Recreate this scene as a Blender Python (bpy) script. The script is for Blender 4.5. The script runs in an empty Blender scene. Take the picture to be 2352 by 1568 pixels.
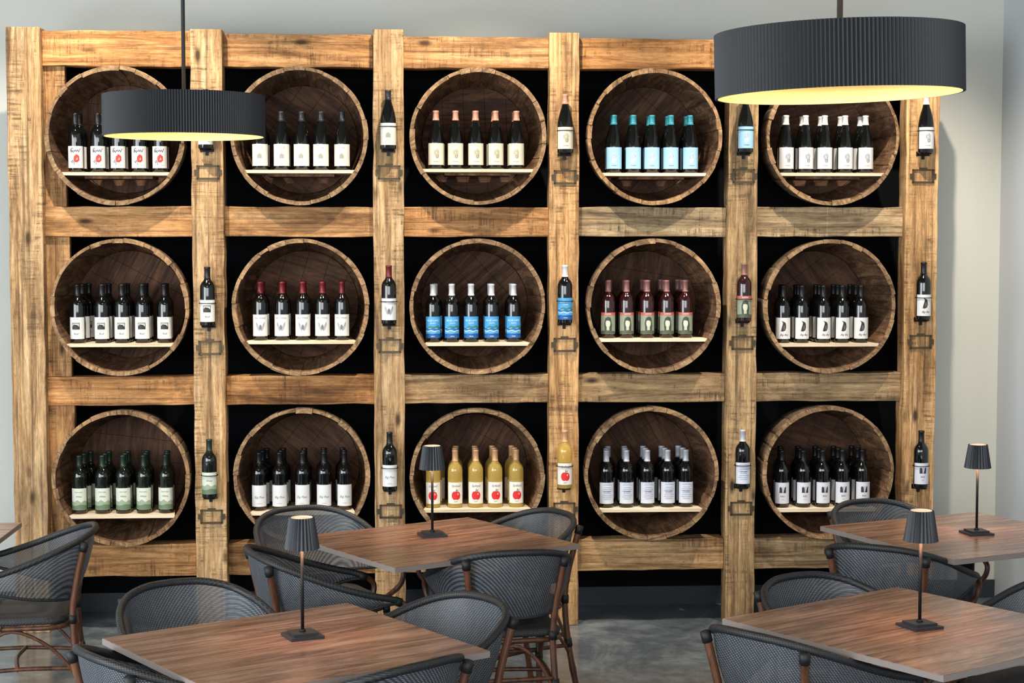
import bpy, math, random, bmesh
from mathutils import Vector, Matrix
random.seed(7)
scene = bpy.context.scene
COL = scene.collection
pi = math.pi

# ------------------------------------------------------------------ helpers
def lin(c):
    c = c/255.0
    return c/12.92 if c <= 0.04045 else ((c+0.055)/1.055)**2.4
def rgb(r, g, b):
    return (lin(r), lin(g), lin(b), 1.0)

MATS = {}
def mat(name, col, rough=0.5, metal=0.0, spec=0.5, emis=None, estr=0.0, coat=0.0, trans=0.0):
    if name in MATS: return MATS[name]
    m = bpy.data.materials.new(name); m.use_nodes = True
    b = m.node_tree.nodes['Principled BSDF']
    b.inputs['Base Color'].default_value = col
    b.inputs['Roughness'].default_value = rough
    b.inputs['Metallic'].default_value = metal
    b.inputs['Specular IOR Level'].default_value = spec
    b.inputs['Coat Weight'].default_value = coat
    b.inputs['Transmission Weight'].default_value = trans
    if emis:
        b.inputs['Emission Color'].default_value = emis
        b.inputs['Emission Strength'].default_value = estr
    MATS[name] = m
    return m

class N:
    def __init__(s, name):
        s.m = bpy.data.materials.new(name); s.m.use_nodes = True
        s.t = s.m.node_tree; s.b = s.t.nodes['Principled BSDF']
        MATS[name] = s.m
    def n(s, typ, **kw):
        x = s.t.nodes.new(typ)
        for k, v in kw.items():
            if k in x.inputs: x.inputs[k].default_value = v
            else: setattr(x, k, v)
        return x
    def l(s, a, b): s.t.links.new(a, b)
    def coords(s, scale=(1,1,1), rnd=0.0):
        tc = s.n('ShaderNodeTexCoord')
        out = tc.outputs['Object']
        oi = s.n('ShaderNodeObjectInfo'); s.rand = oi.outputs['Random']
        if rnd:
            mu = s.n('ShaderNodeMath', operation='MULTIPLY'); mu.inputs[1].default_value = rnd
            s.l(oi.outputs['Random'], mu.inputs[0])
            ad = s.n('ShaderNodeVectorMath', operation='ADD')
            s.l(out, ad.inputs[0]); s.l(mu.outputs[0], ad.inputs[1]); out = ad.outputs[0]
        s.base = out
        return s.map(scale)
    def map(s, scale, rot=(0,0,0)):
        mp = s.n('ShaderNodeMapping'); mp.inputs['Scale'].default_value = scale
        mp.inputs['Rotation'].default_value = rot
        s.l(s.base, mp.inputs['Vector'])
        return mp.outputs[0]
    def noise(s, vec, scale=1.0, detail=4.0, rough=0.6, dist=0.0):
        x = s.n('ShaderNodeTexNoise')
        x.inputs['Scale'].default_value = scale; x.inputs['Detail'].default_value = detail
        x.inputs['Roughness'].default_value = rough; x.inputs['Distortion'].default_value = dist
        s.l(vec, x.inputs['Vector'])
        return x.outputs['Fac']
    def ramp(s, fac, stops):
        r = s.n('ShaderNodeValToRGB'); e = r.color_ramp.elements
        e[0].position, e[0].color = stops[0]
        e[1].position, e[1].color = stops[-1]
        for p, c in stops[1:-1]:
            q = e.new(p); q.color = c
        s.l(fac, r.inputs['Fac'])
        return r.outputs['Color']
    def mix(s, a, b, fac, mode='MIX'):
        x = s.n('ShaderNodeMix', data_type='RGBA', blend_type=mode)
        for sock, v in ((x.inputs[6], a), (x.inputs[7], b), (x.inputs[0], fac)):
            if hasattr(v, 'is_output'): s.l(v, sock)
            else: sock.default_value = v
        return x.outputs[2]
    def bump(s, h, strength=0.3, dist=0.01):
        b = s.n('ShaderNodeBump'); b.inputs['Strength'].default_value = strength
        b.inputs['Distance'].default_value = dist
        s.l(h, b.inputs['Height']); s.l(b.outputs[0], s.b.inputs['Normal'])

K0 = (0,0,0,1); K1 = (1,1,1,1)
def timber(name, dark, mid, light, saw=0.7, rough=0.75, grain=(1.3,22,22), rnd=30.0, blotch=0.5, bump=0.5, knots=False, cracks=0.6, tint=0.0):
    s = N(name)
    v = s.coords(grain, rnd)
    g = s.noise(v, 1.0, 9, 0.74, 1.1)
    c = s.ramp(g, [(0.32, dark), (0.47, mid), (0.64, light)])
    if tint:   # piece-to-piece variation
        tc = s.ramp(s.rand, [(0.0, (1.08,0.94,0.78,1)), (0.5, (0.98,0.95,0.91,1)), (1.0, (0.84,0.85,0.85,1))])
        c = s.mix(c, tc, tint, 'MULTIPLY')
    g2 = s.noise(s.map((1.8, 6, 6)), 1.0, 6, 0.65)
    t = s.ramp(g2, [(0.32, (0.40,0.37,0.34,1)), (0.45, (0.86,0.84,0.81,1)), (0.66, (1.20,1.16,1.09,1))])
    c = s.mix(c, t, blotch, 'MULTIPLY')
    dk = tuple(x*0.45 for x in dark[:3])+(1,)
    if saw:
        g3 = s.noise(s.map((55, 3.6, 3.6), (0,0.32,0)), 1.0, 6, 0.8, 0.8)
        m3 = s.ramp(g3, [(0.48, K0), (0.60, K1)])
        g4 = s.noise(s.map((2.3, 10, 10)), 1.0, 6, 0.8)
        m4 = s.ramp(g4, [(0.485, K0), (0.585, K1)])
        c = s.mix(c, dk, s.mix(K0, s.mix(m3, m4, 1.0, 'MULTIPLY'), saw))
        g6 = s.noise(s.map((16, 80, 80)), 1.0, 5, 0.8)
        c = s.mix(c, s.ramp(g6, [(0.32, (0.58,0.56,0.54,1)), (0.60, (1.14,1.14,1.14,1))]), 0.8, 'MULTIPLY')
    if knots:
        vo = s.n('ShaderNodeTexVoronoi'); vo.inputs['Scale'].default_value = 1.0
        s.l(s.map((2.6, 7, 7)), vo.inputs['Vector'])
        km = s.ramp(vo.outputs['Distance'], [(0.05, K1), (0.14, K0)])
        c = s.mix(c, tuple(x*0.45 for x in dark[:3])+(1,), km)
    g5 = s.noise(s.map((1.0, 75, 75)), 1.0, 3, 0.5)
    m5 = s.ramp(g5, [(0.56, K0), (0.68, (cracks,cracks,cracks,1))])
    c = s.mix(c, tuple(x*0.45 for x in dark[:3])+(1,), m5)
    s.l(c, s.b.inputs['Base Color'])
    s.b.inputs['Roughness'].default_value = rough
    s.b.inputs['Specular IOR Level'].default_value = 0.25
    s.bump(g, bump, 0.006)
    return s.m

class MB:
    def __init__(s): s.v=[]; s.f=[]; s.mi=[]; s.mats=[]; s.sm=[]
    def slot(s, m):
        if m not in s.mats: s.mats.append(m)
        return s.mats.index(m)
    def add(s, verts, faces, m, smooth=False):
        o = len(s.v); k = s.slot(m)
        s.v += [tuple(p) for p in verts]
        for f in faces:
            s.f.append(tuple(i+o for i in f)); s.mi.append(k); s.sm.append(smooth)
    def box(s, x0,x1,y0,y1,z0,z1, m):
        v=[(x0,y0,z0),(x1,y0,z0),(x1,y1,z0),(x0,y1,z0),(x0,y0,z1),(x1,y0,z1),(x1,y1,z1),(x0,y1,z1)]
        s.add(v,[(0,3,2,1),(4,5,6,7),(0,1,5,4),(1,2,6,5),(2,3,7,6),(3,0,4,7)],m)
    def lathe(s, prof, m, n=24, cx=0, cy=0, smooth=True):
        v=[];f=[]
        for r,z in prof:
            for i in range(n):
                a=2*pi*i/n; v.append((cx+r*math.cos(a),cy+r*math.sin(a),z))
        for j in range(len(prof)-1):
            for i in range(n):
                f.append((j*n+i,j*n+(i+1)%n,(j+1)*n+(i+1)%n,(j+1)*n+i))
        if prof[0][0]>1e-5: f.append(tuple(range(n-1,-1,-1)))
        if prof[-1][0]>1e-5: f.append(tuple((len(prof)-1)*n+i for i in range(n)))
        s.add(v,f,m,smooth)
    def tube(s, pts, rad, m, n=8, closed=False, smooth=True):
        pts=[Vector(p) for p in pts]; L=len(pts)
        if not hasattr(rad,'__len__'): rad=[rad]*L
        v=[];f=[]; up=None
        for i,p in enumerate(pts):
            if closed: t=pts[(i+1)%L]-pts[i-1]
            else: t=pts[min(i+1,L-1)]-pts[max(i-1,0)]
            t.normalize()
            if up is None:
                up=Vector((0,0,1)) if abs(t.z)<0.9 else Vector((1,0,0))
            a=t.cross(up)
            if a.length<1e-4: a=t.cross(Vector((0,1,0)))
            a.normalize(); up=a.cross(t); up.normalize()
            for k in range(n):
                q=2*pi*k/n
                v.append(p+(a*math.cos(q)+up*math.sin(q))*rad[i])
        rng=L if closed else L-1
        for i in range(rng):
            for k in range(n):
                f.append((i*n+k,i*n+(k+1)%n,((i+1)%L)*n+(k+1)%n,((i+1)%L)*n+k))
        if not closed:
            f.append(tuple(range(n))); f.append(tuple((L-1)*n+k for k in range(n-1,-1,-1)))
        s.add(v,f,m,smooth)
    def mesh(s, name):
        me=bpy.data.meshes.new(name)
        me.from_pydata(s.v,[],s.f)
        for m in s.mats: me.materials.append(m)
        me.polygons.foreach_set('material_index', s.mi)
        me.polygons.foreach_set('use_smooth', s.sm)
        me.update()
        bm=bmesh.new(); bm.from_mesh(me)
        bmesh.ops.recalc_face_normals(bm, faces=bm.faces)
        bm.to_mesh(me); bm.free()
        return me

def put(name, me, parent=None, loc=(0,0,0), rot=(0,0,0), bevel=0, **props):
    o=bpy.data.objects.new(name, me); COL.objects.link(o)
    o.location=loc; o.rotation_euler=rot
    if parent is not None: o.parent=parent
    if bevel:
        b=o.modifiers.new('bevel','BEVEL'); b.width=bevel; b.segments=2; b.limit_method='ANGLE'
    for k,v in props.items(): o[k]=v
    return o
def empty(name, loc=(0,0,0), rot=(0,0,0), **props):
    o=bpy.data.objects.new(name,None); COL.objects.link(o)
    o.location=loc; o.rotation_euler=rot; o.empty_display_size=0.1
    for k,v in props.items(): o[k]=v
    return o
def smoothpts(P, sub=6, closed=False):
    P=[Vector(p) for p in P]; out=[]; n=len(P)
    for i in range(n-1):
        p0=P[max(i-1,0)];p1=P[i];p2=P[i+1];p3=P[min(i+2,n-1)]
        for k in range(sub):
            t=k/sub
            out.append(0.5*((2*p1)+(p2-p0)*t+(2*p0-5*p1+4*p2-p3)*t*t+(3*p1-p0-3*p2+p3)*t**3))
    out.append(P[-1]); return out

# ------------------------------------------------------------------ materials
M_post  = timber('timber_tan', rgb(108,82,56), rgb(180,146,106), rgb(220,192,152), saw=0.78, blotch=0.85, knots=True, tint=1.0)
M_beam  = timber('timber_honey', rgb(104,72,44), rgb(176,131,86), rgb(212,171,122), saw=0.76, blotch=0.9, knots=True, tint=1.0)
M_grey  = timber('timber_weathered', rgb(92,77,59), rgb(158,136,106), rgb(200,177,140), saw=0.85, blotch=0.95, knots=True, tint=0.8)
M_rim   = timber('oak_cut_end', rgb(86,66,47), rgb(142,114,84), rgb(186,154,118), saw=0.35, grain=(14,14,14), blotch=0.8, tint=0.6)
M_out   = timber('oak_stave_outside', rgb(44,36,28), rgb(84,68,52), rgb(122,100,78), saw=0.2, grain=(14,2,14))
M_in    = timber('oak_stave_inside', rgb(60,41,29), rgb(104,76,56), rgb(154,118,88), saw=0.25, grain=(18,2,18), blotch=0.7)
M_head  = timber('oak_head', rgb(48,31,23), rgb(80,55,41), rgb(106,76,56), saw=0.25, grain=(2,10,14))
M_pine  = timber('pine_board', rgb(190,164,130), rgb(222,202,172), rgb(238,224,200), saw=0.0, blotch=0.25, cracks=0.2)
M_table = timber('walnut_laminate', rgb(78,52,41), rgb(136,99,81), rgb(178,144,123), saw=0.0, rough=0.26, grain=(1.8,19,19), blotch=0.7, bump=0.05, cracks=0.4)
def streaks(m):
    t=m.node_tree; b=t.nodes['Principled BSDF']; src=b.inputs['Base Color'].links[0].from_socket
    s=N.__new__(N); s.m=m; s.t=t; s.b=b
    v=s.coords((1.5,13,13),11.0); g=s.noise(v,1.0,7,0.78,1.4)
    k=s.ramp(g,[(0.58,K0),(0.70,(0.6,0.6,0.6,1))])
    c=s.mix(src, rgb(198,180,166), k)
    w=s.n('ShaderNodeTexWave', wave_type='BANDS', bands_direction='Y', wave_profile='SAW'); w.inputs['Scale'].default_value=1.15
    s.l(s.map((1,1,1)),w.inputs['Vector'])
    j=s.ramp(w.outputs['Fac'],[(0.0,(0.45,0.45,0.45,1)),(0.02,K1)])
    c=s.mix(c,j,0.4,'MULTIPLY')
    s.l(c,b.inputs['Base Color'])
    b.inputs['Specular IOR Level'].default_value=0.8
streaks(M_table)
M_black = mat('black_panel', rgb(8,10,14), 0.8, spec=0.1)
M_edge  = mat('table_edge', rgb(132,122,116), 0.5)
M_metal = mat('dark_metal', rgb(40,41,44), 0.45, 0.6)
M_wire  = mat('black_wire', rgb(16,16,17), 0.4, 0.6)
M_bronze= mat('aged_bronze', rgb(84,72,54), 0.5, 0.7)

def wall_mat(name, a, b):
    s=N(name); v=s.coords((0.6,0.6,0.6)); g=s.noise(v,1.0,3,0.5)
    c=s.ramp(g,[(0.3,a),(0.7,b)]); s.l(c,s.b.inputs['Base Color']); s.b.inputs['Roughness'].default_value=0.9
    s.b.inputs['Specular IOR Level'].default_value=0.15
    g2=s.noise(s.map((160,160,160)),1.0,2,0.5); s.bump(g2,0.06,0.002)
    return s.m
M_wall = wall_mat('painted_plaster', rgb(206,206,196), rgb(212,212,203))
M_wall2= wall_mat('painted_plaster_grey', rgb(200,205,208), rgb(208,212,215))
M_ceil = wall_mat('ceiling_paint', rgb(92,90,84), rgb(102,100,93))
s=N('polished_concrete'); v=s.coords((1,1,1)); g=s.noise(v,1.6,9,0.7,0.8)
c=s.ramp(g,[(0.34,rgb(64,72,78)),(0.52,rgb(96,104,110)),(0.70,rgb(136,143,147))])
g2=s.noise(s.map((9,9,9)),1.0,6,0.75)
c=s.mix(c, s.ramp(g2,[(0.38,(0.65,0.66,0.68,1)),(0.62,(1.12,1.12,1.12,1))]),0.8,'MULTIPLY')
s.l(c,s.b.inputs['Base Color']); s.b.inputs['Roughness'].default_value=0.17
M_floor=s.m

def weave(name, a, b, sc, rough=0.7, alpha=1.0):
    s=N(name); v=s.coords((1,1,1))
    w=s.n('ShaderNodeTexWave', wave_type='BANDS', bands_direction='DIAGONAL'); w.inputs['Scale'].default_value=sc
    s.l(v,w.inputs['Vector'])
    w2=s.n('ShaderNodeTexWave', wave_type='BANDS', bands_direction='Z'); w2.inputs['Scale'].default_value=sc*1.2
    s.l(v,w2.inputs['Vector'])
    k=s.mix(w.outputs['Color'], w2.outputs['Color'], 1.0, 'MULTIPLY')
    nz=s.noise(s.map((40,40,6)),1.0,3,0.6)
    c=s.mix(a,b,k); c=s.mix(c, s.ramp(nz,[(0.3,(0.75,0.75,0.75,1)),(0.7,(1.2,1.2,1.2,1))]),0.7,'MULTIPLY')
    s.l(c,s.b.inputs['Base Color']); s.b.inputs['Roughness'].default_value=rough
    s.b.inputs['Alpha'].default_value=alpha
    bw=s.n('ShaderNodeRGBToBW'); s.l(k,bw.inputs[0]); s.bump(bw.outputs[0],0.4,0.002)
    return s.m
M_mesh = weave('woven_sling', rgb(46,48,51), rgb(136,143,151), 48, rough=0.45, alpha=0.86)
M_seat = weave('woven_seat', rgb(34,34,36), rgb(74,74,75), 48)
M_rail = weave('rail_binding', rgb(24,24,25), rgb(54,54,56), 60, rough=0.5)
s=N('bamboo_look_cane'); v=s.coords((30,30,5)); g=s.noise(v,1.0,4,0.6)
c=s.ramp(g,[(0.3,rgb(52,31,21)),(0.6,rgb(104,64,42)),(0.8,rgb(138,92,62))])
s.l(c,s.b.inputs['Base Color']); s.b.inputs['Roughness'].default_value=0.35
M_cane=s.m
M_bind = mat('black_cord', rgb(20,19,19), 0.6)

# ------------------------------------------------------------------ room
def plane_obj(name, pts, m, label):
    b=MB(); b.add(pts,[(0,1,2,3)],m)
    return put(name,b.mesh(name),kind='structure',label=label,category=name.split('_')[0])
XL,XR,YB,YF,ZC=-5.0,3.28,0.56,-11.0,4.3
plane_obj('floor',[(XL,YF,0),(XR,YF,0),(XR,YB,0),(XL,YB,0)],M_floor,'grey polished concrete floor of the dining room')
plane_obj('wall_back',[(XL,YB,0),(XR,YB,0),(XR,YB,ZC),(XL,YB,ZC)],M_wall,'pale painted plaster wall behind the barrel display')
plane_obj('wall_right',[(XR,YB,0),(XR,-6,0),(XR,-6,ZC),(XR,YB,ZC)],M_wall2,'grey painted plaster side wall meeting the pale wall')
plane_obj('ceiling',[(XL,YF,ZC),(XR,YF,ZC),(XR,YB,ZC),(XL,YB,ZC)],M_ceil,'painted ceiling above the dining room')
def bb(name,x0,x1,y0,y1,lab):
    b=MB(); b.box(x0,x1,y0,y1,0,0.1,mat('baseboard_paint',rgb(38,46,54),0.5)); put(name,b.mesh(name),kind='structure',label=lab,category='baseboard')
bb('baseboard_back',XL,-2.03,YB-0.015,YB,'dark baseboard along the pale wall')
bb('baseboard_right',2.80,XR,YB-0.015,YB,'dark baseboard along the pale wall')

# ------------------------------------------------------------------ rack frame
rack=empty('wine_display_rack',(0.38,0.1,0),label='tall reclaimed timber rack framing fifteen wine barrels',category='wine rack')
def rel(x,y,z): return (x-0.38,y-0.1,z)
def rough_timber(L,w,d,m):
    """beam with length along local x, slightly wavy sawn edges"""
    b=MB(); n=max(4,int(L/0.10)); v=[];f=[]
    for i in range(n+1):
        x=-L/2+L*i/n
        j=[random.uniform(-0.003,0.003) for _ in range(4)]
        v+=[(x,-d/2,-w/2+j[0]),(x,d/2,-w/2+j[0]),(x,d/2,w/2+j[1]),(x,-d/2,w/2+j[1])]
    for i in range(n):
        for k in range(4):
            f.append((i*4+k,i*4+(k+1)%4,(i+1)*4+(k+1)%4,(i+1)*4+k))
    f.append((0,1,2,3)); f.append((n*4+3,n*4+2,n*4+1,n*4))
    b.add(v,f,m); return b.mesh('timber')
PX=[-1.902,-0.996,-0.084,0.812,1.735,2.672]
PW=[0.168,0.158,0.154,0.152,0.154,0.170]
PM=[M_post,M_post,M_post,M_post,M_grey,M_post]
PT=[3.06,3.055,3.06,3.05,3.04,3.04]
for i in range(6):
    L=PT[i]
    put('post',rough_timber(L,PW[i],0.13,PM[i]),rack,rel(PX[i],0.065,L/2),(0,-pi/2,0),bevel=0.004)
BZ=[(2.872,3.03),(2.014,2.167),(1.157,1.304),(0.276,0.440)]
dz={0:[0.02,0.008,0.0,-0.004,-0.004]}
BM=[[M_beam,M_beam,M_beam,M_beam,M_post],[M_beam,M_beam,M_beam,M_grey,M_grey],[M_beam,M_beam,M_post,M_grey,M_grey],[M_beam,M_beam,M_post,M_post,M_post]]
for r,(z0,z1) in enumerate(BZ):
    for c in range(5):
        x0=PX[c]+PW[c]/2; x1=PX[c+1]-PW[c+1]/2
        hi = z1 + (dz[r][c] if r==0 else 0)
        put('beam',rough_timber(x1-x0,hi-z0,0.12,BM[r][c]),rack,rel((x0+x1)/2,0.11,(hi+z0)/2),bevel=0.004)
# barrel centres  (x, z)
BC=[[(-1.449,2.520),(-0.531,2.521),(0.372,2.521),(1.271,2.523),(2.192,2.523)],
    [(-1.437,1.660),(-0.530,1.658),(0.366,1.658),(1.270,1.657),(2.186,1.656)],
    [(-1.441,0.791),(-0.530,0.797),(0.364,0.789),(1.264,0.793),(2.188,0.792)]]
RO=0.348; RI=0.326
for r in range(3):
    cx,cz=BC[r][0]; z1=BZ[r][0]; z0=BZ[r+1][1]
    xl=PX[0]+PW[0]/2; xr=xl+0.105+0.012*r
    n=24; P=[]
    for i in range(n+1):
        z=z0+(z1-z0)*i/n; d=z-cz
        rr=0.351
        x=xr if abs(d)>=rr else min(xr,cx-math.sqrt(rr*rr-d*d))
        P.append((max(x,xl+0.004),z))
    v=[];f=[]
    for yy in (0.075,0.12):
        for x,z in P: v+= [(xl,yy,z),(x,yy,z)]
    m=2*(n+1)
    for i in range(n):
        a=2*i; f.append((a,a+1,a+3,a+2)); f.append((m+a,m+a+2,m+a+3,m+a+1)); f.append((a+1,m+a+1,m+a+3,a+3)); f.append((a,a+2,m+a+2,m+a))
    f.append((0,m,m+1,1)); f.append((2*n,2*n+1,m+2*n+1,m+2*n))
    v=[(z-cz,y-0.1,-(x-xl)) for x,y,z in v]
    b=MB(); b.add(v,f,M_beam)
    put('filler_board',b.mesh('filler_board'),rack,rel(xl,0.1,cz),(0,-pi/2,0))
b=MB(); b.box(-1.985,2.757,0.50,0.555,0,3.0,M_black)
for x in (-1.985,2.737): b.box(x,x+0.02,0.13,0.50,0,3.0,M_black)
b.box(-1.985,2.757,0.13,0.50,2.98,3.0,M_black)
b.box(-1.965,2.737,0.485,0.50,0.0,0.10,mat('baseboard_paint',rgb(38,46,54),0.5))
bp=b.mesh('back_panel'); bp.transform(Matrix.Translation((-0.38,-0.1,0)))
put('back_panel',bp,rack,label='matt black backing panel')

b=MB(); w,h=0.057,0.036
for (x0,x1,z0,z1) in ((-w,-w+0.010,-h,h),(w-0.010,w,-h,h),(-w,w,-h,-h+0.010),(-w,w,h-0.008,h)):
    b.box(x0,x1,-0.007,0,z0,z1,M_bronze)
b.box(-w-0.012,-w,-0.004,0,-0.014,0.014,M_bronze); b.box(w,w+0.012,-0.004,0,-0.014,0.014,M_bronze)
b.box(-0.02,0.02,-0.006,0,h,h+0.008,M_bronze)
CARD=b.mesh('card_holder')
b=MB()
ring=[(0.0425*math.cos(2*pi*i/28),0.0425*math.sin(2*pi*i/28)-0.048,0.115) for i in range(28)]
b.tube(ring,0.0022,M_wire,6,closed=True)
ring=[(0.030*math.cos(2*pi*i/24),0.030*math.sin(2*pi*i/24)-0.048,-0.003) for i in range(24)]
b.tube(ring,0.0028,M_wire,6,closed=True)
b.tube([(-0.030,-0.048,-0.003),(0.030,-0.048,-0.003)],0.0025,M_wire,6)
b.tube([(0,-0.078,-0.003),(0,0.0,-0.003)],0.0028,M_wire,6)
b.box(-0.035,0.035,-0.0035,0,-0.012,0.012,M_wire)
b.box(-0.008,0.008,-0.004,0,-0.03,0.13,M_wire)
BRK=b.mesh('bottle_bracket')
HZ=[[2.453,2.453,2.436,2.442,2.442],[1.566,1.572,1.572,1.580,1.585],[0.694,0.724,0.726,0.722,0.712]]
CZ=[[2.338,2.340,2.318,2.326,2.326],[1.452,1.458,1.460,1.466,1.468],[0.588,0.606,0.608,0.603,None]]
for r in range(3):
    for k in range(5):
        put('bottle_bracket',BRK,rack,rel(PX[k+1],0,HZ[r][k]))
        if CZ[r][k]: put('card_holder',CARD,rack,rel(PX[k+1]+0.003,0,CZ[r][k]))

# ------------------------------------------------------------------ barrels
def barrel_meshes(seed):
    rnd=random.Random(seed)
    b=MB(); edges=[]; a=rnd.random()*6
    a0=a
    while a<a0+2*pi-0.10:
        edges.append(a); a+=rnd.uniform(0.14,0.36)
    if a0+2*pi-edges[-1]>0.3: edges.append((edges[-1]+a0+2*pi)/2)
    edges.append(a0+2*pi)
    D=0.43; ny=8
    for i in range(len(edges)-1):
        g=0.0025
        s0=edges[i]+g; s1=edges[i+1]-g; n=5
        fo=rnd.uniform(-0.006,0.005); ro=rnd.uniform(-0.0045,0.0012); th=rnd.uniform(-0.004,0.004)
        v=[]
        for j in range(ny+1):
            t=j/ny; y=fo*(1-t)+D*t
            k=0.052*t*t
            for q in range(n+1):
                an=s0+(s1-s0)*q/n; R=RO+ro-k
                v.append((R*math.cos(an),y,R*math.sin(an)))
            for q in range(n+1):
                an=s0+(s1-s0)*q/n; R=RI+th*(1-t)-k
                v.append((R*math.cos(an),y,R*math.sin(an)))
        m=2*(n+1)
        fo_,fi_,fe_=[],[],[]
        for j in range(ny):
            for q in range(n):
                A=j*m+q; fo_.append((A,A+1,A+m+1,A+m))
                A=j*m+n+1+q; fi_.append((A,A+m,A+m+1,A+1))
            A=j*m; fi_.append((A,A+m,A+m+n+1,A+n+1)); A=j*m+n; fi_.append((A,A+n+1,A+m+n+1,A+m))
        for q in range(n):
            fe_.append((q,q+n+1,q+n+2,q+1))
        o=len(b.v)
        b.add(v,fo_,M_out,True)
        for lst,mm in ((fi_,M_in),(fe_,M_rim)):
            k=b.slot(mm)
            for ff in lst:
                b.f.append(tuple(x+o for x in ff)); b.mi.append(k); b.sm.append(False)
    st=b.mesh('staves')
    b=MB()
    R=RI-0.046; n=5; ang=rnd.uniform(-0.5,0.5)
    e=[-R+2*R*i/n for i in range(n+1)]
    for i in range(n):
        x0=e[i]+0.0008; x1=e[i+1]-0.0008; yo=rnd.uniform(-0.001,0.001)
        P=[]; q=8
        for k in range(q+1):
            x=x0+(x1-x0)*k/q; P.append((x,math.sqrt(max(R*R-x*x,0))))
        for k in range(q,-1,-1):
            x=x0+(x1-x0)*k/q; P.append((x,-math.sqrt(max(R*R-x*x,0))))
        v=[(x,-0.010+yo,z) for x,z in P]+[(x,0.010+yo,z) for x,z in P]; L=len(P)
        f=[tuple(range(L)),tuple(range(2*L-1,L-1,-1))]+[(k,(k+1)%L,L+(k+1)%L,L+k) for k in range(L)]
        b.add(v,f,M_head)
    hd=b.mesh('barrel_head')
    return st,hd,ang
HEADCAN=[barrel_meshes(i+3) for i in range(5)]
SZ=[[2.338,2.351,2.358,2.340,2.342],[1.476,1.487,1.474,1.492,1.463],[0.604,0.612,0.618,0.610,0.602]]
YR=-0.035
def shelf_mesh(dz, cleat):
    b=MB(); t=0.016; L=0.332
    f=lambda y: math.sqrt((RI-0.052*(y/0.43)**2+0.008)**2-(abs(dz)+t)**2)
    h0=f(0.008); h1=f(0.008+L)
    v=[(-h0,0,-t),(h0,0,-t),(h1,L,-t),(-h1,L,-t),(-h0,0,0),(h0,0,0),(h1,L,0),(-h1,L,0)]
    b.add(v,[(0,3,2,1),(4,5,6,7),(0,1,5,4),(1,2,6,5),(2,3,7,6),(3,0,4,7)],M_pine)
    if cleat: b.box(-0.17,0.17,0.10,L-0.02,-t-0.014,-t,M_in)
    return b.mesh('shelf')
CONT=[['black-capped red wine','cream-labelled red wine','copper-capped red wine','teal-capped wine','white-capped red wine'],
      ['black-capped wine','red-capped wine','blue-labelled wine','rose wine','bird-labelled wine'],
      ['green-labelled wine','white-labelled wine','golden apple wine','silver-capped wine','dark red wine']]
for r in range(3):
    for c in range(5):
        cx,cz=BC[r][c]; st,hd,ang=HEADCAN[(r*2+c*3)%5]
        e=empty('wine_barrel',(cx,YR,cz),group='open wine barrels set in the timber rack',category='barrel',
                label='open oak barrel with shelf of '+CONT[r][c])
        rr=random.uniform(0,6.28)
        put('staves',st,e,rot=(0,rr,0))
        put('barrel_head',hd,e,loc=(0,0.395,0),rot=(0,ang+random.choice([0,pi/2])+0.2*c,0))
        d=SZ[r][c]-cz
        put('shelf',shelf_mesh(d,r==0),e,loc=(0,0.008,d),label='pale pine shelf board')

# ------------------------------------------------------------------ bottles
GL_dark=mat('dark_glass',rgb(10,11,10),0.06,spec=0.6,coat=0.3)
GL_green=mat('green_glass',rgb(14,20,14),0.07,spec=0.6,coat=0.3)
GL_rose=mat('rose_glass',rgb(40,13,13),0.06,spec=0.6,coat=0.3)
GL_gold=mat('golden_glass',rgb(250,222,126),0.04,spec=0.6,coat=0.2,trans=0.72)
def cmat(c): return mat('print_%d_%d_%d'%c, rgb(*c), 0.55)
BORD=[(0.0001,0.002),(0.030,0.0),(0.0365,0.002),(0.038,0.006),(0.038,0.188),(0.0365,0.203),(0.031,0.216),(0.021,0.228),(0.0155,0.238),(0.0142,0.25),(0.0140,0.288),(0.0152,0.290),(0.0152,0.296),(0.013,0.298)]
BURG=[(0.0001,0.002),(0.032,0.0),(0.0390,0.002),(0.0405,0.006),(0.0405,0.135),(0.039,0.155),(0.0345,0.182),(0.0275,0.208),(0.0205,0.230),(0.0162,0.248),(0.0145,0.262),(0.0140,0.288),(0.0152,0.290),(0.0152,0.296),(0.013,0.298)]
def textmesh(s,size,shear=0.0):
    cu=bpy.data.curves.new('t','FONT'); cu.body=s; cu.size=size; cu.align_x='CENTER'; cu.align_y='CENTER'; cu.shear=shear
    cu.resolution_u=2
    o=bpy.data.objects.new('t',cu); COL.objects.link(o)
    bpy.context.view_layer.update()
    dg=bpy.context.evaluated_depsgraph_get(); me=o.evaluated_get(dg).to_mesh()
    v=[(p.co.x,p.co.y) for p in me.vertices]; f=[tuple(p.vertices) for p in me.polygons]
    o.evaluated_get(dg).to_mesh_clear()
    bpy.data.objects.remove(o); bpy.data.curves.remove(cu)
    return v,f
def slice2d(v,f,step=0.0035):
    bm=bmesh.new(); vs=[bm.verts.new((x,z,0)) for x,z in v]
    for q in f:
        try: bm.faces.new([vs[i] for i in q])
        except ValueError: pass
    bmesh.ops.triangulate(bm,faces=bm.faces)
    x0=min(p[0] for p in v); x1=max(p[0] for p in v); x=x0+step
    while x<x1:
        bmesh.ops.bisect_plane(bm,geom=bm.verts[:]+bm.edges[:]+bm.faces[:],plane_co=(x,0,0),plane_no=(1,0,0)); x+=step
    bm.verts.index_update()
    V=[(p.co.x,p.co.y) for p in bm.verts]; Fc=[tuple(q.index for q in fc.verts) for fc in bm.faces]; bm.free()
    return V,Fc
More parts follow.
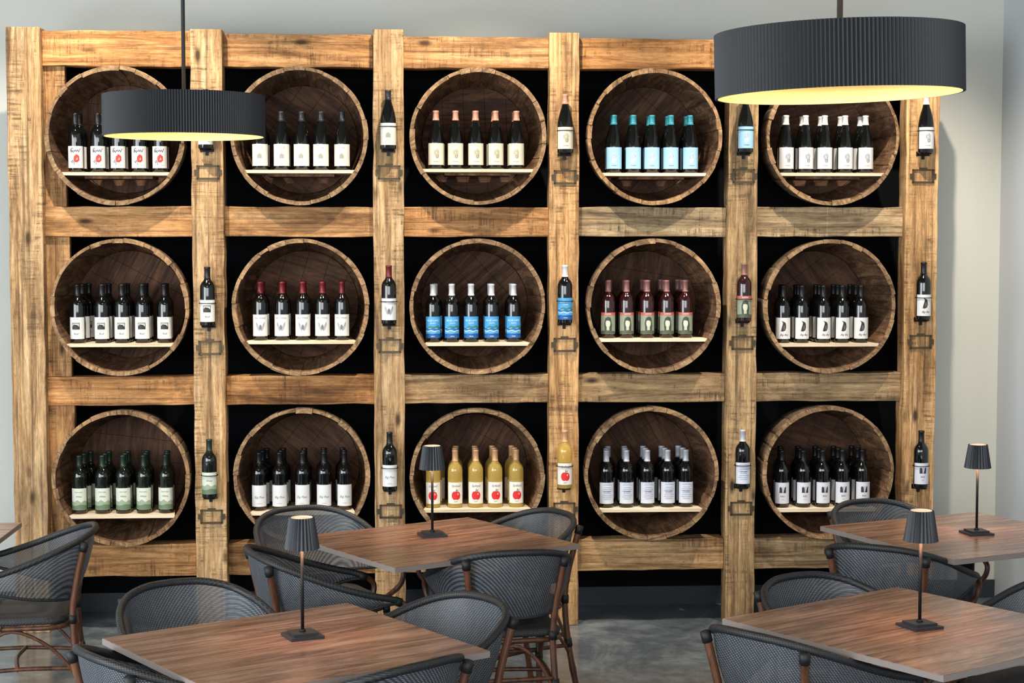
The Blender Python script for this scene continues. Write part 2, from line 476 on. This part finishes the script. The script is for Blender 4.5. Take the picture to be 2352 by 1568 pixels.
def label_mesh(R,z0,z1,bg,items,half=1.25):
    b=MB()
    def wrap(x,z,lift): 
        a=x/R; q=R+0.0006+lift; return (q*math.sin(a),-q*math.cos(a),z)
    def shape(v,f,c,lift,slc=True):
        if slc: v,f=slice2d(v,f)
        b.add([wrap(x,z,lift) for x,z in v],f,cmat(c),False)
    def rect(x0,x1,za,zb,c,lift):
        shape([(x0,za),(x1,za),(x1,zb),(x0,zb)],[(0,1,2,3)],c,lift)
    X=half*R
    rect(-X,X,z0,z1,bg,0)
    lift=0.0002
    for it in items:
        k=it[0]; lift+=0.00012
        if k=='rect': rect(it[1],it[3],it[2],it[4],it[5],lift)
        elif k=='ell':
            _,cx,cz,rx,rz,c=it; n=20
            shape([(cx+rx*math.cos(2*pi*i/n),cz+rz*math.sin(2*pi*i/n)) for i in range(n)],[tuple(range(n))],c,lift)
        elif k=='poly': shape(it[1],[tuple(range(len(it[1])))],it[2],lift)
        elif k=='text':
            _,s,cx,cz,size,c=it[:6]; v,f=textmesh(s,size,it[6] if len(it)>6 else 0)
            shape([(x+cx,z+cz) for x,z in v],f,c,lift+0.0001,False)
        elif k=='line':
            pts=it[1]; w=it[2]
            for (xa,za),(xb,zb) in zip(pts[:-1],pts[1:]):
                dx,dy=xb-xa,zb-za; L=math.hypot(dx,dy) or 1; nx,ny=-dy/L*w,dx/L*w
                shape([(xa+nx,za+ny),(xa-nx,za-ny),(xb-nx,zb-ny),(xb+nx,zb+ny)],[(0,1,2,3)],it[3],lift+0.0001,False)
    return b.mesh('label')
W=(220,220,216); CR=(214,208,188); BK=(24,24,26); G=(122,124,126)
def swirl(cx,cz,s,c,w=0.0005,turn=2.2):
    return ('line',[(cx+s*(0.25+0.75*t/14)*math.cos(turn*2*pi*t/14),cz+1.3*s*(0.25+0.75*t/14)*math.sin(turn*2*pi*t/14)) for t in range(15)],w,c)
def wave(z,c,amp=0.003,w=0.0012,ph=0.0,hw=0.042):
    return ('line',[(-hw+2*hw*i/16,z+amp*math.sin(i*0.9+ph)) for i in range(17)],w,c)
def lines(z0,n,step,hw,c,th=0.0009):
    return [('rect',-hw*(0.7+0.3*((i*7)%3)/2),z0-i*step,hw*(0.7+0.3*((i*5)%3)/2),z0-i*step+th,c) for i in range(n)]
script=('line',[(-0.024,0.103),(-0.019,0.116),(-0.016,0.101),(-0.012,0.112),(-0.009,0.098),(-0.004,0.112),(0.0,0.104),(0.004,0.114),(0.008,0.103),(0.013,0.114),(0.018,0.102),(0.026,0.120)],0.0013,BK)
script2=('line',[(-0.020,0.098),(-0.022,0.118),(-0.014,0.123),(-0.010,0.115)],0.0013,BK)
KINDS={
 (0,0):dict(shape=0,glass=GL_dark,cap=(26,24,26),bg=W,items=[script,script2,('poly',[(-0.004,0.052),(0.010,0.050),(0.021,0.060),(0.020,0.082),(0.006,0.092),(-0.006,0.080),(-0.008,0.064)],(204,58,46)),('poly',[(0.004,0.062),(0.014,0.064),(0.010,0.078)],(240,170,150)),('line',[(-0.022,0.058),(-0.014,0.048),(-0.012,0.062),(-0.004,0.046),(-0.006,0.038)],0.0012,BK),('rect',0.010,0.036,0.024,0.0375,G)]),
 (0,1):dict(shape=1,glass=GL_dark,cap=(40,40,44),bg=(208,206,196),items=[('text','ESTATE',0,0.113,0.011,G),('rect',-0.014,0.058,0.014,0.090,(188,186,176)),('poly',[(-0.011,0.060),(0.011,0.060),(0.011,0.076),(0.0,0.086),(-0.011,0.076)],(146,144,134))]+lines(0.048,3,0.006,0.016,G)),
 (0,2):dict(shape=1,glass=GL_dark,cap=(196,140,116),bg=CR,items=[('ell',0.0,0.080,0.016,0.024,(198,190,166)),swirl(0,0.085,0.014,(130,120,92),0.0009),swirl(0.004,0.065,0.009,(112,104,80),0.0008),('text','WINERY',0,0.038,0.008,(120,110,90))]+lines(0.120,1,0.005,0.018,(150,140,110))),
 (0,3):dict(shape=1,glass=GL_dark,cap=(52,138,152),bg=(150,192,216),items=[('ell',0.002,0.084,0.014,0.020,(196,220,232)),swirl(0,0.085,0.014,(70,112,156),0.0009),swirl(-0.003,0.062,0.010,(236,242,246),0.001),('text','WINERY',0,0.038,0.008,(60,90,120))]),
 (0,4):dict(shape=1,glass=GL_dark,cap=(216,212,206),bg=(210,210,210),items=[('ell',0,0.084,0.014,0.020,(192,194,196)),swirl(0,0.085,0.014,(104,108,112),0.0009),swirl(0.004,0.064,0.009,(86,90,94),0.0008),('text','WINERY',0,0.038,0.008,G)]),
 (1,0):dict(shape=0,glass=GL_dark,cap=(22,22,24),bg=W,items=[('text','ESTATE',0,0.122,0.008,G),('rect',-0.019,0.070,0.019,0.104,BK),('rect',-0.0165,0.073,0.0165,0.101,(190,190,184)),('poly',[(-0.0165,0.073),(0.0165,0.073),(0.0165,0.084),(0.008,0.092),(0.0,0.084),(-0.009,0.096),(-0.0165,0.086)],(40,38,38)),('text','Red',0,0.048,0.014,BK,0.4)]),
 (1,1):dict(shape=0,glass=GL_dark,cap=(100,24,31),bg=(216,216,214),items=[('text','RED WINGS',0,0.114,0.0105,(84,86,90)),
      ('poly',[(0,0.060),(-0.022,0.098),(-0.022,0.078),(-0.014,0.056),(-0.004,0.046)],(158,160,163)),('poly',[(0,0.060),(0.022,0.098),(0.022,0.078),(0.014,0.056),(0.004,0.046)],(158,160,163)),('ell',0,0.068,0.006,0.013,(104,106,110)),('line',[(-0.018,0.088),(-0.004,0.054)],0.0009,(102,104,108)),('line',[(0.018,0.088),(0.004,0.054)],0.0009,(102,104,108))]),
 (1,2):dict(shape=0,glass=GL_dark,cap=(214,214,216),bg=(70,158,216),items=[('rect',-0.047,0.022,0.047,0.044,(24,92,164)),('rect',-0.047,0.066,0.047,0.076,(36,116,186)),wave(0.074,(170,222,242),ph=0.5),wave(0.066,(20,80,150),ph=1.5),wave(0.058,(214,238,248),ph=2.5,w=0.0018),wave(0.050,(110,190,226),ph=3.3),wave(0.040,(16,64,130),ph=4.0),('poly',[(-0.03,0.076),(-0.012,0.086),(0.008,0.080),(0.026,0.088),(0.042,0.078),(0.042,0.074),(-0.03,0.074)],(52,124,110)),('text','BLUE LAKE',0,0.112,0.0125,(232,244,250)),('text','WHITE',0,0.098,0.009,(220,238,248)),('text','wine',0,0.032,0.010,(240,244,248))]),
 (1,3):dict(shape=0,glass=GL_rose,cap=(134,92,88),bg=(138,148,128),items=[('rect',-0.047,0.118,0.047,0.131,(190,88,82)),('text','SUMMER',0,0.1245,0.009,(240,230,220)),('poly',[(-0.016,0.024),(0.018,0.024),(0.021,0.07),(0.014,0.106),(0.0,0.112),(-0.013,0.104),(-0.020,0.080)],(60,66,56)),('ell',0,0.077,0.012,0.022,(200,202,182)),('rect',-0.007,0.038,0.007,0.060,(188,190,170)),('poly',[(-0.012,0.090),(-0.004,0.100),(0.010,0.096),(0.011,0.088),(0.0,0.092)],(60,66,56)),('poly',[(-0.047,0.024),(0.047,0.024),(0.047,0.034),(0.0,0.042),(-0.047,0.036)],(72,82,68))]),
 (1,4):dict(shape=0,glass=GL_dark,cap=(18,18,20),bg=W,items=[('poly',[(-0.014,0.062),(-0.004,0.060),(0.008,0.066),(0.013,0.080),(0.012,0.094),(0.010,0.104),(0.004,0.110),(-0.002,0.112),(-0.012,0.116),(-0.004,0.106),(-0.006,0.094),(-0.010,0.080)],(44,42,44)),('poly',[(0.0,0.068),(0.008,0.072),(0.009,0.088),(0.002,0.094),(-0.003,0.082)],(92,88,90)),('line',[(-0.018,0.064),(0.016,0.058)],0.0012,(70,64,60)),('text','Big Bay',0.002,0.043,0.0145,BK,0.5)]),
 (2,0):dict(shape=0,glass=GL_green,cap=(30,46,36),bg=(206,210,196),items=[('text','VINEYARD',0,0.112,0.0085,(90,100,86)),('poly',[(-0.047,0.030),(0.047,0.030),(0.047,0.062),(0.03,0.070),(0.012,0.060),(-0.006,0.074),(-0.022,0.062),(-0.047,0.068)],(144,160,134)),('poly',[(-0.047,0.023),(0.047,0.023),(0.047,0.044),(0.01,0.050),(-0.02,0.042),(-0.047,0.048)],(94,116,92)),('text','White',0,0.090,0.012,(70,80,66),0.4)]),
 (2,1):dict(shape=0,glass=GL_dark,cap=(22,22,26),bg=(214,216,218),items=[('text','Big Paw',0,0.070,0.0165,(96,100,108),0.35),('text','red wine',0,0.038,0.007,G)]),
 (2,2):dict(shape=0,glass=GL_gold,cap=(204,158,116),bg=(230,226,216),items=[('text','Spiked',0,0.114,0.0175,(96,50,40),0.3),('ell',-0.006,0.064,0.016,0.022,(206,30,32)),('ell',0.008,0.064,0.016,0.022,(212,36,36)),('ell',0.011,0.072,0.004,0.006,(240,150,140)),('line',[(0,0.083),(0.003,0.099)],0.0013,(60,40,30)),('poly',[(0.002,0.090),(0.014,0.097),(0.009,0.088)],(70,120,50)),('text','apple',0,0.034,0.009,(90,80,60))]),
 (2,3):dict(shape=0,glass=GL_dark,cap=(180,182,190),bg=(210,214,224),items=lines(0.124,2,0.006,0.028,(96,120,170),0.0016)+lines(0.106,7,0.010,0.027,(112,126,154),0.002)+[('text','STORY',0,0.085,0.012,(70,90,140))]),
 (2,4):dict(shape=0,glass=GL_dark,cap=(18,18,20),bg=(212,214,222),items=[('rect',-0.017,0.078,0.017,0.110,(188,190,202)),('poly',[(-0.017,0.078),(-0.002,0.078),(-0.004,0.104),(-0.012,0.110),(-0.017,0.104)],(44,46,60)),('poly',[(0.003,0.078),(0.017,0.078),(0.017,0.112),(0.010,0.106)],(44,46,60)),('text','RED',0,0.060,0.012,(60,60,64)),('text','wine',0,0.044,0.007,G)]),
}
DESC={(0,0):'black-capped wine bottle, red sketch label',(0,1):'dark wine bottle with off-white label',
(0,2):'dark wine bottle, copper cap, cream label',(0,3):'dark wine bottle, teal cap, blue label',(0,4):'dark wine bottle, white cap, grey label',
(1,0):'black wine bottle with framed picture label',(1,1):'dark wine bottle, red cap, winged label',(1,2):'dark wine bottle, white cap, blue label',
(1,3):'rose wine bottle with green portrait label',(1,4):'black wine bottle with dark bird label',(2,0):'green wine bottle with landscape label',
(2,1):'black wine bottle with white lettered label',(2,2):'clear golden wine bottle, red apple label',(2,3):'dark wine bottle, silver cap, lined label',(2,4):'black wine bottle with square picture label'}
for key,k in KINDS.items():
    prof=BURG if k['shape'] else BORD; R=prof[4][0]
    b=MB(); b.lathe(prof,k['glass'],28); k['body']=b.mesh('bottle_body')
    b=MB()
    zt=0.246 if k['shape'] else 0.236
    pr=[(r+0.0009,z) for r,z in prof if z>zt]; pr=[(pr[0][0]+0.0004,zt+0.004)]+pr; pr.append((0.0001,0.2995))
    b.lathe(pr,mat('capsule_%d_%d_%d'%k['cap'],rgb(*k['cap']),0.38,0.15),24); k['capm']=b.mesh('capsule')
    k['lab']=label_mesh(R,0.022,0.132,k['bg'],k['items'])
def bottle(key,x,y,z,group,where,rz=0.0):
    k=KINDS[key]
    e=empty('wine_bottle',(x,y,z),(0,0,rz),label=DESC[key]+where,category='wine bottle',group=group)
    put('bottle_body',k['body'],e); put('capsule',k['capm'],e); put('label',k['lab'],e)
UX={(0,0):[178,228,273,320,367],(0,1):[602,650,696,740,788],(0,2):[1003,1048,1094,1140,1188],(0,3):[1415,1460,1503,1547,1592],(0,4):[1811,1857,1902,1950,1998],
(1,0):[176,235,280,326,376],(1,1):[597,647,694,739,784],(1,2):[988,1038,1083,1130,1181],(1,3):[1392,1443,1491,1537,1581],(1,4):[1797,1847,1898,1943,1987],
(2,0):[180,238,285,332,382],(2,1):[599,647,700,749,796],(2,2):[993,1045,1093,1138,1187],(2,3):[1395,1443,1492,1540,1583],(2,4):[1798,1852,1898,1945,1993]}
DEPTH={(0,0):2,(0,1):2,(0,2):2,(0,3):2,(0,4):2,(1,0):3,(1,1):2,(1,2):2,(1,3):3,(1,4):3,(2,0):3,(2,1):3,(2,2):3,(2,3):3,(2,4):3}
CU={0:[266,688,1099,1504,1912],1:[279,692,1096,1501,1904],2:[279,694,1095,1497,1902]}
for key in KINDS:
    r,c=key; cx,cz=BC[r][c]; sc=0.00223
    xs=[cx+(u-CU[r][c])*sc for u in UX[key]]
    for i in range(1,5):
        xs[i]=max(xs[i],xs[i-1]+0.084)
    over=max(0,xs[-1]-(cx+0.212)); xs=[x-over for x in xs]
    for d in range(DEPTH[key]):
        for i,x in enumerate(xs):
            lim=[0.225,0.215,0.198][d]
            xx=cx+max(-lim,min(lim,(x-cx)*[1,0.98,0.93][d]))
            if d: xx+=random.uniform(-0.001,0.001)
            bottle(key,xx,0.052+0.085*d,SZ[r][c],'wine bottles on the barrel shelves',' on pine shelf',random.uniform(-0.12,0.12))
for r in range(3):
    for k in range(5):
        bottle((r,k),PX[k+1],-0.048,HZ[r][k],'wine bottles held on the timber posts',' on timber post')

# ------------------------------------------------------------------ tables
def make_table(x,y,rot,sx,sy,label):
    e=empty('dining_table',(x,y,0),(0,0,rot),label=label,category='table',group='square dining tables')
    b=MB(); b.box(-sx/2,sx/2,-sy/2,sy/2,0.7345,0.75,M_table)
    for a in (1,-1):
        b.box(-sx/2-0.001,sx/2+0.001,a*sy/2-0.0015,a*sy/2+0.0015,0.729,0.7485,M_edge)
        b.box(a*sx/2-0.0015,a*sx/2+0.0015,-sy/2-0.001,sy/2+0.001,0.729,0.7485,M_edge)
    put('tabletop',b.mesh('tabletop'),e)
    b=MB(); b.lathe([(0.036,0.03),(0.036,0.715)],M_metal,24)
    b.box(-0.20,0.20,-0.03,0.03,0.715,0.7345,M_metal); b.box(-0.03,0.03,-0.20,0.20,0.715,0.7345,M_metal)
    put('pedestal',b.mesh('pedestal'),e)
    b=MB()
    for k in range(4):
        a=k*pi/2+pi/4; c_,s_=math.cos(a),math.sin(a)
        v=[]
        for d,w,h in ((0.0,0.04,0.045),(0.33,0.025,0.02)):
            for sg,zz in ((-1,0.0),(1,0.0),(1,h),(-1,h)):
                v.append((c_*d-s_*w*sg,s_*d+c_*w*sg,zz))
        b.add(v,[(0,1,2,3),(7,6,5,4),(0,4,5,1),(1,5,6,2),(2,6,7,3),(3,7,4,0)],M_metal)
    put('table_base',b.mesh('table_base'),e)
    return e
YC=-8.9
R_=math.radians
make_table(-0.356,5.42+YC,R_(32.4),0.90,0.86,'square wood-grain table carrying lamp, chairs tucked in')
make_table(0.117,7.236+YC,R_(31.7),0.89,0.83,'square wood-grain table with lamp, close to rack')
make_table(1.673,5.547+YC,R_(33),0.87,0.93,'square wood-grain table with lamp, chairs tucked under')
make_table(2.392,7.252+YC,R_(22.6),0.88,0.88,'square wood-grain table near the grey side wall')
make_table(-2.14,7.37+YC,0.0,0.86,0.86,'square wood-grain table by a side-on cane chair')

# ------------------------------------------------------------------ table lamps
M_shade=mat('lamp_shade_metal',rgb(40,43,48),0.5,0.2)
M_polem=mat('lamp_pole_metal',rgb(16,17,19),0.55,0.0,spec=0.3)
M_glow=mat('lamp_diffuser',rgb(255,220,190),0.5,emis=rgb(255,205,178),estr=0.7)
b=MB(); b.box(-0.055,0.055,-0.055,0.055,0,0.009,M_shade); b.box(-0.040,0.040,-0.040,0.040,0.009,0.018,M_shade); b.lathe([(0.012,0.018),(0.007,0.026)],M_polem,16)
L_base=b.mesh('base')
b=MB(); b.lathe([(0.0055,0.02),(0.0055,0.30)],M_polem,12); L_pole=b.mesh('pole')
def pleated(zs,rads,n,amp,m,inner=None,th=0.0015):
    b=MB(); v=[];f=[]; nn=n*4
    for z,r in zip(zs,rads):
        for i in range(nn):
            q=[0,1,0,-1][i%4]*amp; a=2*pi*i/nn; v.append(((r+q)*math.cos(a),(r+q)*math.sin(a),z))
    for j in range(len(zs)-1):
        for i in range(nn): f.append((j*nn+i,j*nn+(i+1)%nn,(j+1)*nn+(i+1)%nn,(j+1)*nn+i))
    b.add(v,f,m)
    v=[];f=[]; k=64
    for z,r in zip(zs,rads):
        for i in range(k):
            a=2*pi*i/k; v.append(((r-amp-th)*math.cos(a),(r-amp-th)*math.sin(a),z))
    for j in range(len(zs)-1):
        for i in range(k): f.append((j*k+i,(j+1)*k+i,(j+1)*k+(i+1)%k,j*k+(i+1)%k))
    b.add(v,f,inner or m,True)
    return b.mesh('lamp_shade')
L_shade=pleated([0.285,0.385],[0.0545,0.0385],26,0.0022,M_shade,mat('lamp_lining',rgb(225,205,180),0.6))
b=MB(); b.lathe([(0.0001,0.378),(0.035,0.378),(0.035,0.381),(0.0001,0.3815)],M_glow,32); L_top=b.mesh('light_diffuser')
b=MB(); b.lathe([(0.0001,0.345),(0.012,0.345),(0.018,0.352),(0.018,0.377),(0.0001,0.3775)],mat('lamp_socket',rgb(230,225,215),0.5),16); L_sock=b.mesh('lamp_socket')
def table_lamp(x,y,rz,label,h=1.0):
    e=empty('table_lamp',(x,y,0.75),(0,0,rz),label=label,category='table lamp',group='cordless table lamps')
    for nm,me in (('base',L_base),('pole',L_pole),('lamp_shade',L_shade),('light_diffuser',L_top),('lamp_socket',L_sock)):
        put(nm,me,e)
    l=bpy.data.lights.new('bulb','POINT'); l.energy=2.6; l.color=(1.0,0.60,0.40); l.shadow_soft_size=0.02
    o=bpy.data.objects.new('bulb_light',l); COL.objects.link(o); o.parent=e; o.location=(0,0,0.325)
table_lamp(-0.332,5.52+YC,R_(22),'slim black lamp with pleated shade on brown table')
table_lamp(0.110,7.35+YC,R_(12),'slim black lamp with pleated shade before rack')
table_lamp(1.674,5.534+YC,R_(20),'slim black lamp with pleated shade and glowing top')
table_lamp(2.435,7.251+YC,R_(8),'slim black lamp with pleated shade by grey wall')

# ------------------------------------------------------------------ pendants
M_pshade=mat('pleated_black_fabric',rgb(36,38,41),0.6,0.1)
M_plin=mat('golden_lining',rgb(220,196,138),0.45)
M_pdiff=mat('warm_diffuser',rgb(255,236,190),0.5,emis=rgb(255,224,154),estr=1.2)
def pendant(x,y,zb,R,H,tilt,label):
    e=empty('pendant_lamp',(x,y,zb),(0,0,0),label=label,category='pendant lamp',group='drum pendant lamps')
    me=pleated([0,H],[R,R],190,0.0026,M_pshade,M_plin,0.002)
    put('lamp_shade',me,e,rot=(0,tilt,0))
    b=MB(); b.lathe([(0.0001,0.050),(R-0.008,0.050),(R-0.008,0.054),(0.0001,0.054)],M_pdiff,64)
    put('light_diffuser',b.mesh('light_diffuser'),e,rot=(0,tilt,0))
    b=MB(); b.lathe([(0.008,0.054),(0.008,ZC-zb)],M_shade,12); b.lathe([(0.06,ZC-zb-0.03),(0.06,ZC-zb)],M_shade,24)
    for k in range(3):
        a=k*2*pi/3; b.tube([(0,0,H-0.012),((R-0.006)*math.cos(a),(R-0.006)*math.sin(a),H-0.012)],0.004,M_shade,6)
    put('rod',b.mesh('rod'),e)
    l=bpy.data.lights.new('pendant_bulb','AREA'); l.shape='DISK'; l.size=0.52; l.energy=5; l.color=(1.0,0.82,0.54)
    o=bpy.data.objects.new('pendant_light',l); COL.objects.link(o); o.parent=e; o.location=(0,0,0.045)
pendant(-0.893,-1.73,2.424,0.323,0.166,0.0,'ribbed black drum pendant with glowing underside')
pendant(1.117,-4.44,2.390,0.315,0.163,-0.026,'ribbed black drum pendant, warm underside, slightly tilted')

# ------------------------------------------------------------------ chairs
railR=[(0,-0.330,0.792),(0.10,-0.318,0.788),(0.190,-0.268,0.768),(0.248,-0.175,0.732),(0.276,-0.050,0.684),(0.284,0.070,0.646),(0.278,0.165,0.622),(0.262,0.212,0.605)]
rimR =[(0,-0.250,0.515),(0.08,-0.243,0.516),(0.150,-0.210,0.520),(0.205,-0.140,0.530),(0.243,-0.040,0.548),(0.265,0.060,0.574),(0.270,0.140,0.594),(0.262,0.195,0.600)]
def full(P): 
    S=smoothpts(P,5); return [Vector((-p.x,p.y,p.z)) for p in reversed(S[1:])]+S
RL=full(railR); RM=full(rimR)
b=MB(); b.tube(RL,0.0135,M_rail,10); b.tube(RM,0.007,M_rail,8); C_rail=b.mesh('arm_rail')
b=MB(); rows=6; v=[];f=[]; n=len(RL)
for j in range(rows+1):
    t=j/rows
    for i in range(n):
        p=RL[i].lerp(RM[i],t); bulge=0.012*math.sin(pi*t)
        d=Vector((p.x,p.y+0.02,0)); d.normalize() if d.length>0 else None
        v.append(p+d*bulge)
for j in range(rows):
    for i in range(n-1): f.append((j*n+i,j*n+i+1,(j+1)*n+i+1,(j+1)*n+i))
b.add(v,f,M_mesh,True); C_back=b.mesh('backrest')
def cane(P,r=0.0115,sub=8,nodes=True):
    S=smoothpts(P,sub); rad=[]; L=0; last=S[0]
    for i,p in enumerate(S):
        L+=(p-last).length; last=p
        k=(L%0.13)/0.13
        rad.append(r*(1.16 if (nodes and (k<0.09)) else 1.0))
    return S,rad
def leg_mesh(P,binds=()):
    b=MB(); S,rad=cane(P,0.0135); b.tube(S,rad,M_cane,8)
    for z in binds:
        c=min(range(len(S)),key=lambda i:abs(S[i].z-z)); c=max(1,min(len(S)-2,c))
        b.tube([S[c]-(S[c+1]-S[c-1]).normalized()*0.018,S[c]+(S[c+1]-S[c-1]).normalized()*0.018],0.0172,M_bind,8)
    return b.mesh('leg')
C_legs=[]
for sx in (-1,1):
    C_legs.append(leg_mesh([(sx*0.185,-0.300,0.0),(sx*0.172,-0.258,0.22),(sx*0.164,-0.240,0.42),(sx*0.172,-0.252,0.56),(sx*0.200,-0.294,0.76)],(0.25,0.43,0.745)))
    C_legs.append(leg_mesh([(sx*0.225,0.225,0.0),(sx*0.216,0.208,0.22),(sx*0.212,0.196,0.43)],(0.25,0.41)))
C_sup=[]
for sx in (-1,1):
    b=MB(); S,rad=cane([(sx*0.266,0.205,0.607),(sx*0.270,0.245,0.575),(sx*0.262,0.240,0.525),(sx*0.240,0.195,0.480),(sx*0.224,0.120,0.438),(sx*0.222,0.040,0.424)],0.0115)
    b.tube(S,rad,M_cane,8); b.tube([S[0]+Vector((0,-0.02,0.006)),S[2]],0.0175,M_bind,8); C_sup.append(b.mesh('arm_support'))
def rr_ring(w,d,z,rc,y0=0.0,n=5):
    P=[]
    for cx,cy,a0 in ((w-rc,d-rc,0),(-(w-rc),d-rc,pi/2),(-(w-rc),-(d-rc),pi),(w-rc,-(d-rc),1.5*pi)):
        for k in range(n+1):
            a=a0+(pi/2)*k/n; P.append((cx+rc*math.cos(a),cy+rc*math.sin(a)+y0,z))
    return P
b=MB(); v=[];rings=[rr_ring(0.205,0.205,0.428,0.08),rr_ring(0.216,0.216,0.434,0.08),rr_ring(0.218,0.218,0.446,0.08),rr_ring(0.208,0.208,0.457,0.08),rr_ring(0.15,0.15,0.460,0.07),rr_ring(0.06,0.06,0.456,0.03)]
m=len(rings[0]); f=[]
for q in rings: v+=q
for j in range(len(rings)-1):
    for i in range(m): f.append((j*m+i,j*m+(i+1)%m,(j+1)*m+(i+1)%m,(j+1)*m+i))
f.append(tuple(range(m-1,-1,-1))); f.append(tuple((len(rings)-1)*m+i for i in range(m)))
b.add(v,f,M_seat,True); C_seat=b.mesh('seat')
b=MB(); b.tube(rr_ring(0.212,0.218,0.417,0.08),0.011,M_cane,8,closed=True); C_frame=b.mesh('seat_frame')
C_str=[]
def stretch(P,r=0.009):
    b=MB(); S,rad=cane(P,r,4); b.tube(S,rad,M_cane,8); C_str.append(b.mesh('stretcher'))
for sx in (-1,1):
    stretch([(sx*0.172,-0.255,0.235),(sx*0.195,-0.02,0.245),(sx*0.216,0.206,0.235)])
    stretch([(sx*0.174,-0.258,0.20),(sx*0.19,-0.15,0.33),(sx*0.205,0.0,0.405),(sx*0.212,0.12,0.34),(sx*0.217,0.21,0.21)],0.0075)
stretch([(-0.216,0.21,0.27),(0,0.208,0.27),(0.216,0.21,0.27)])
stretch([(-0.172,-0.255,0.27),(0,-0.257,0.27),(0.172,-0.255,0.27)])
stretch([(-0.174,-0.258,0.20),(-0.10,-0.25,0.34),(0,-0.245,0.405),(0.10,-0.25,0.34),(0.174,-0.258,0.20)],0.0075)
stretch([(-0.2,-0.02,0.245),(0,0.0,0.25),(0.2,-0.02,0.245)])
def chair(x,y,fx,fy,label):
    rz=math.atan2(fy,fx)-pi/2
    e=empty('dining_armchair',(x,y+YC,0),(0,0,rz),label=label,category='chair',group='woven bistro armchairs')
    put('seat',C_seat,e); put('seat_frame',C_frame,e); put('backrest',C_back,e); put('arm_rail',C_rail,e)
    for q in C_legs: put('leg',q,e)
    for q in C_sup: put('arm_support',q,e)
    for q in C_str: put('stretcher',q,e)
base='dark woven armchair with cane legs, '
chair(-1.64,7.36,-0.97,-0.12,base+'side-on beside table')
chair(-0.68,5.92,0.46,-0.89,base+'tucked behind lamp table')
chair(-0.67,5.33,0.82,0.57,base+'back turned, under table corner')
chair(0.0,5.69,-0.80,-0.60,base+'angled under brown table')
chair(-0.16,5.22,-0.66,0.75,base+'back turned, close to table')
chair(-0.36,7.57,0.40,-0.92,base+'between table and rack')
chair(0.40,7.52,-0.86,-0.50,base+'tucked in beside post')
chair(-0.30,6.90,0.94,0.27,base+'turned sideways at table')
chair(0.38,7.03,-0.16,0.98,base+'back turned, on open floor')
chair(1.56,5.90,0.45,-0.89,base+'tucked behind glowing lamp table')
chair(1.31,5.50,0.78,0.63,base+'back turned, pushed in')
chair(2.03,7.01,0.55,0.84,base+'back turned, near grey wall')
chair(2.22,7.60,0.30,-0.95,base+'facing out before rack post')
chair(2.22,5.90,-0.84,-0.54,base+'arm showing beside lamp table')

# ------------------------------------------------------------------ lights
def area(name,loc,target,sx,sy,energy,color):
    l=bpy.data.lights.new(name,'AREA'); l.shape='RECTANGLE'; l.size=sx; l.size_y=sy; l.energy=energy; l.color=color
    o=bpy.data.objects.new(name,l); COL.objects.link(o); o.location=loc
    o.rotation_euler=(Vector(target)-Vector(loc)).to_track_quat('-Z','Y').to_euler(); return o
area('window_daylight',(-4.4,-5.5,2.0),(0.3,-3.2,0.5),4.5,2.6,340,(0.88,0.95,1.0))
area('window_daylight_rear',(-0.2,-10.8,2.6),(0.6,0,0.7),7.0,2.4,370,(0.95,0.98,1.0))
for x in (-1.5,0.35,2.2):
    l=bpy.data.lights.new('ceiling_spot','SPOT'); l.energy=380; l.color=(1.0,0.89,0.74); l.spot_size=R_(75); l.spot_blend=0.7; l.shadow_soft_size=0.03
    o=bpy.data.objects.new('ceiling_spot',l); COL.objects.link(o); o.location=(x,-1.15,4.2)
    o.rotation_euler=(Vector((x,0.0,1.5))-Vector((x,-1.15,4.2))).to_track_quat('-Z','Y').to_euler()
w=bpy.data.worlds.new('World'); scene.world=w; w.use_nodes=True
w.node_tree.nodes['Background'].inputs[0].default_value=(0.88,0.93,1.0,1); w.node_tree.nodes['Background'].inputs[1].default_value=0.6
scene.view_settings.view_transform='Standard'
scene.view_settings.look='None'

# ------------------------------------------------------------------ camera
cam=bpy.data.cameras.new('Camera'); co=bpy.data.objects.new('Camera',cam); COL.objects.link(co)
cam.sensor_width=36; cam.lens=36*4000/2352; cam.clip_end=100
psi=R_(3.5); th=math.atan(252/4000)
F=Vector((math.sin(psi)*math.cos(th),math.cos(psi)*math.cos(th),-math.sin(th)))
Rv=Vector((math.cos(psi),-math.sin(psi),0)); U=Rv.cross(F)
Mx=Matrix((Rv,U,-F)).transposed().to_4x4(); Mx.translation=Vector((0,-8.9,2.04))
co.matrix_world=Mx
scene.camera=co
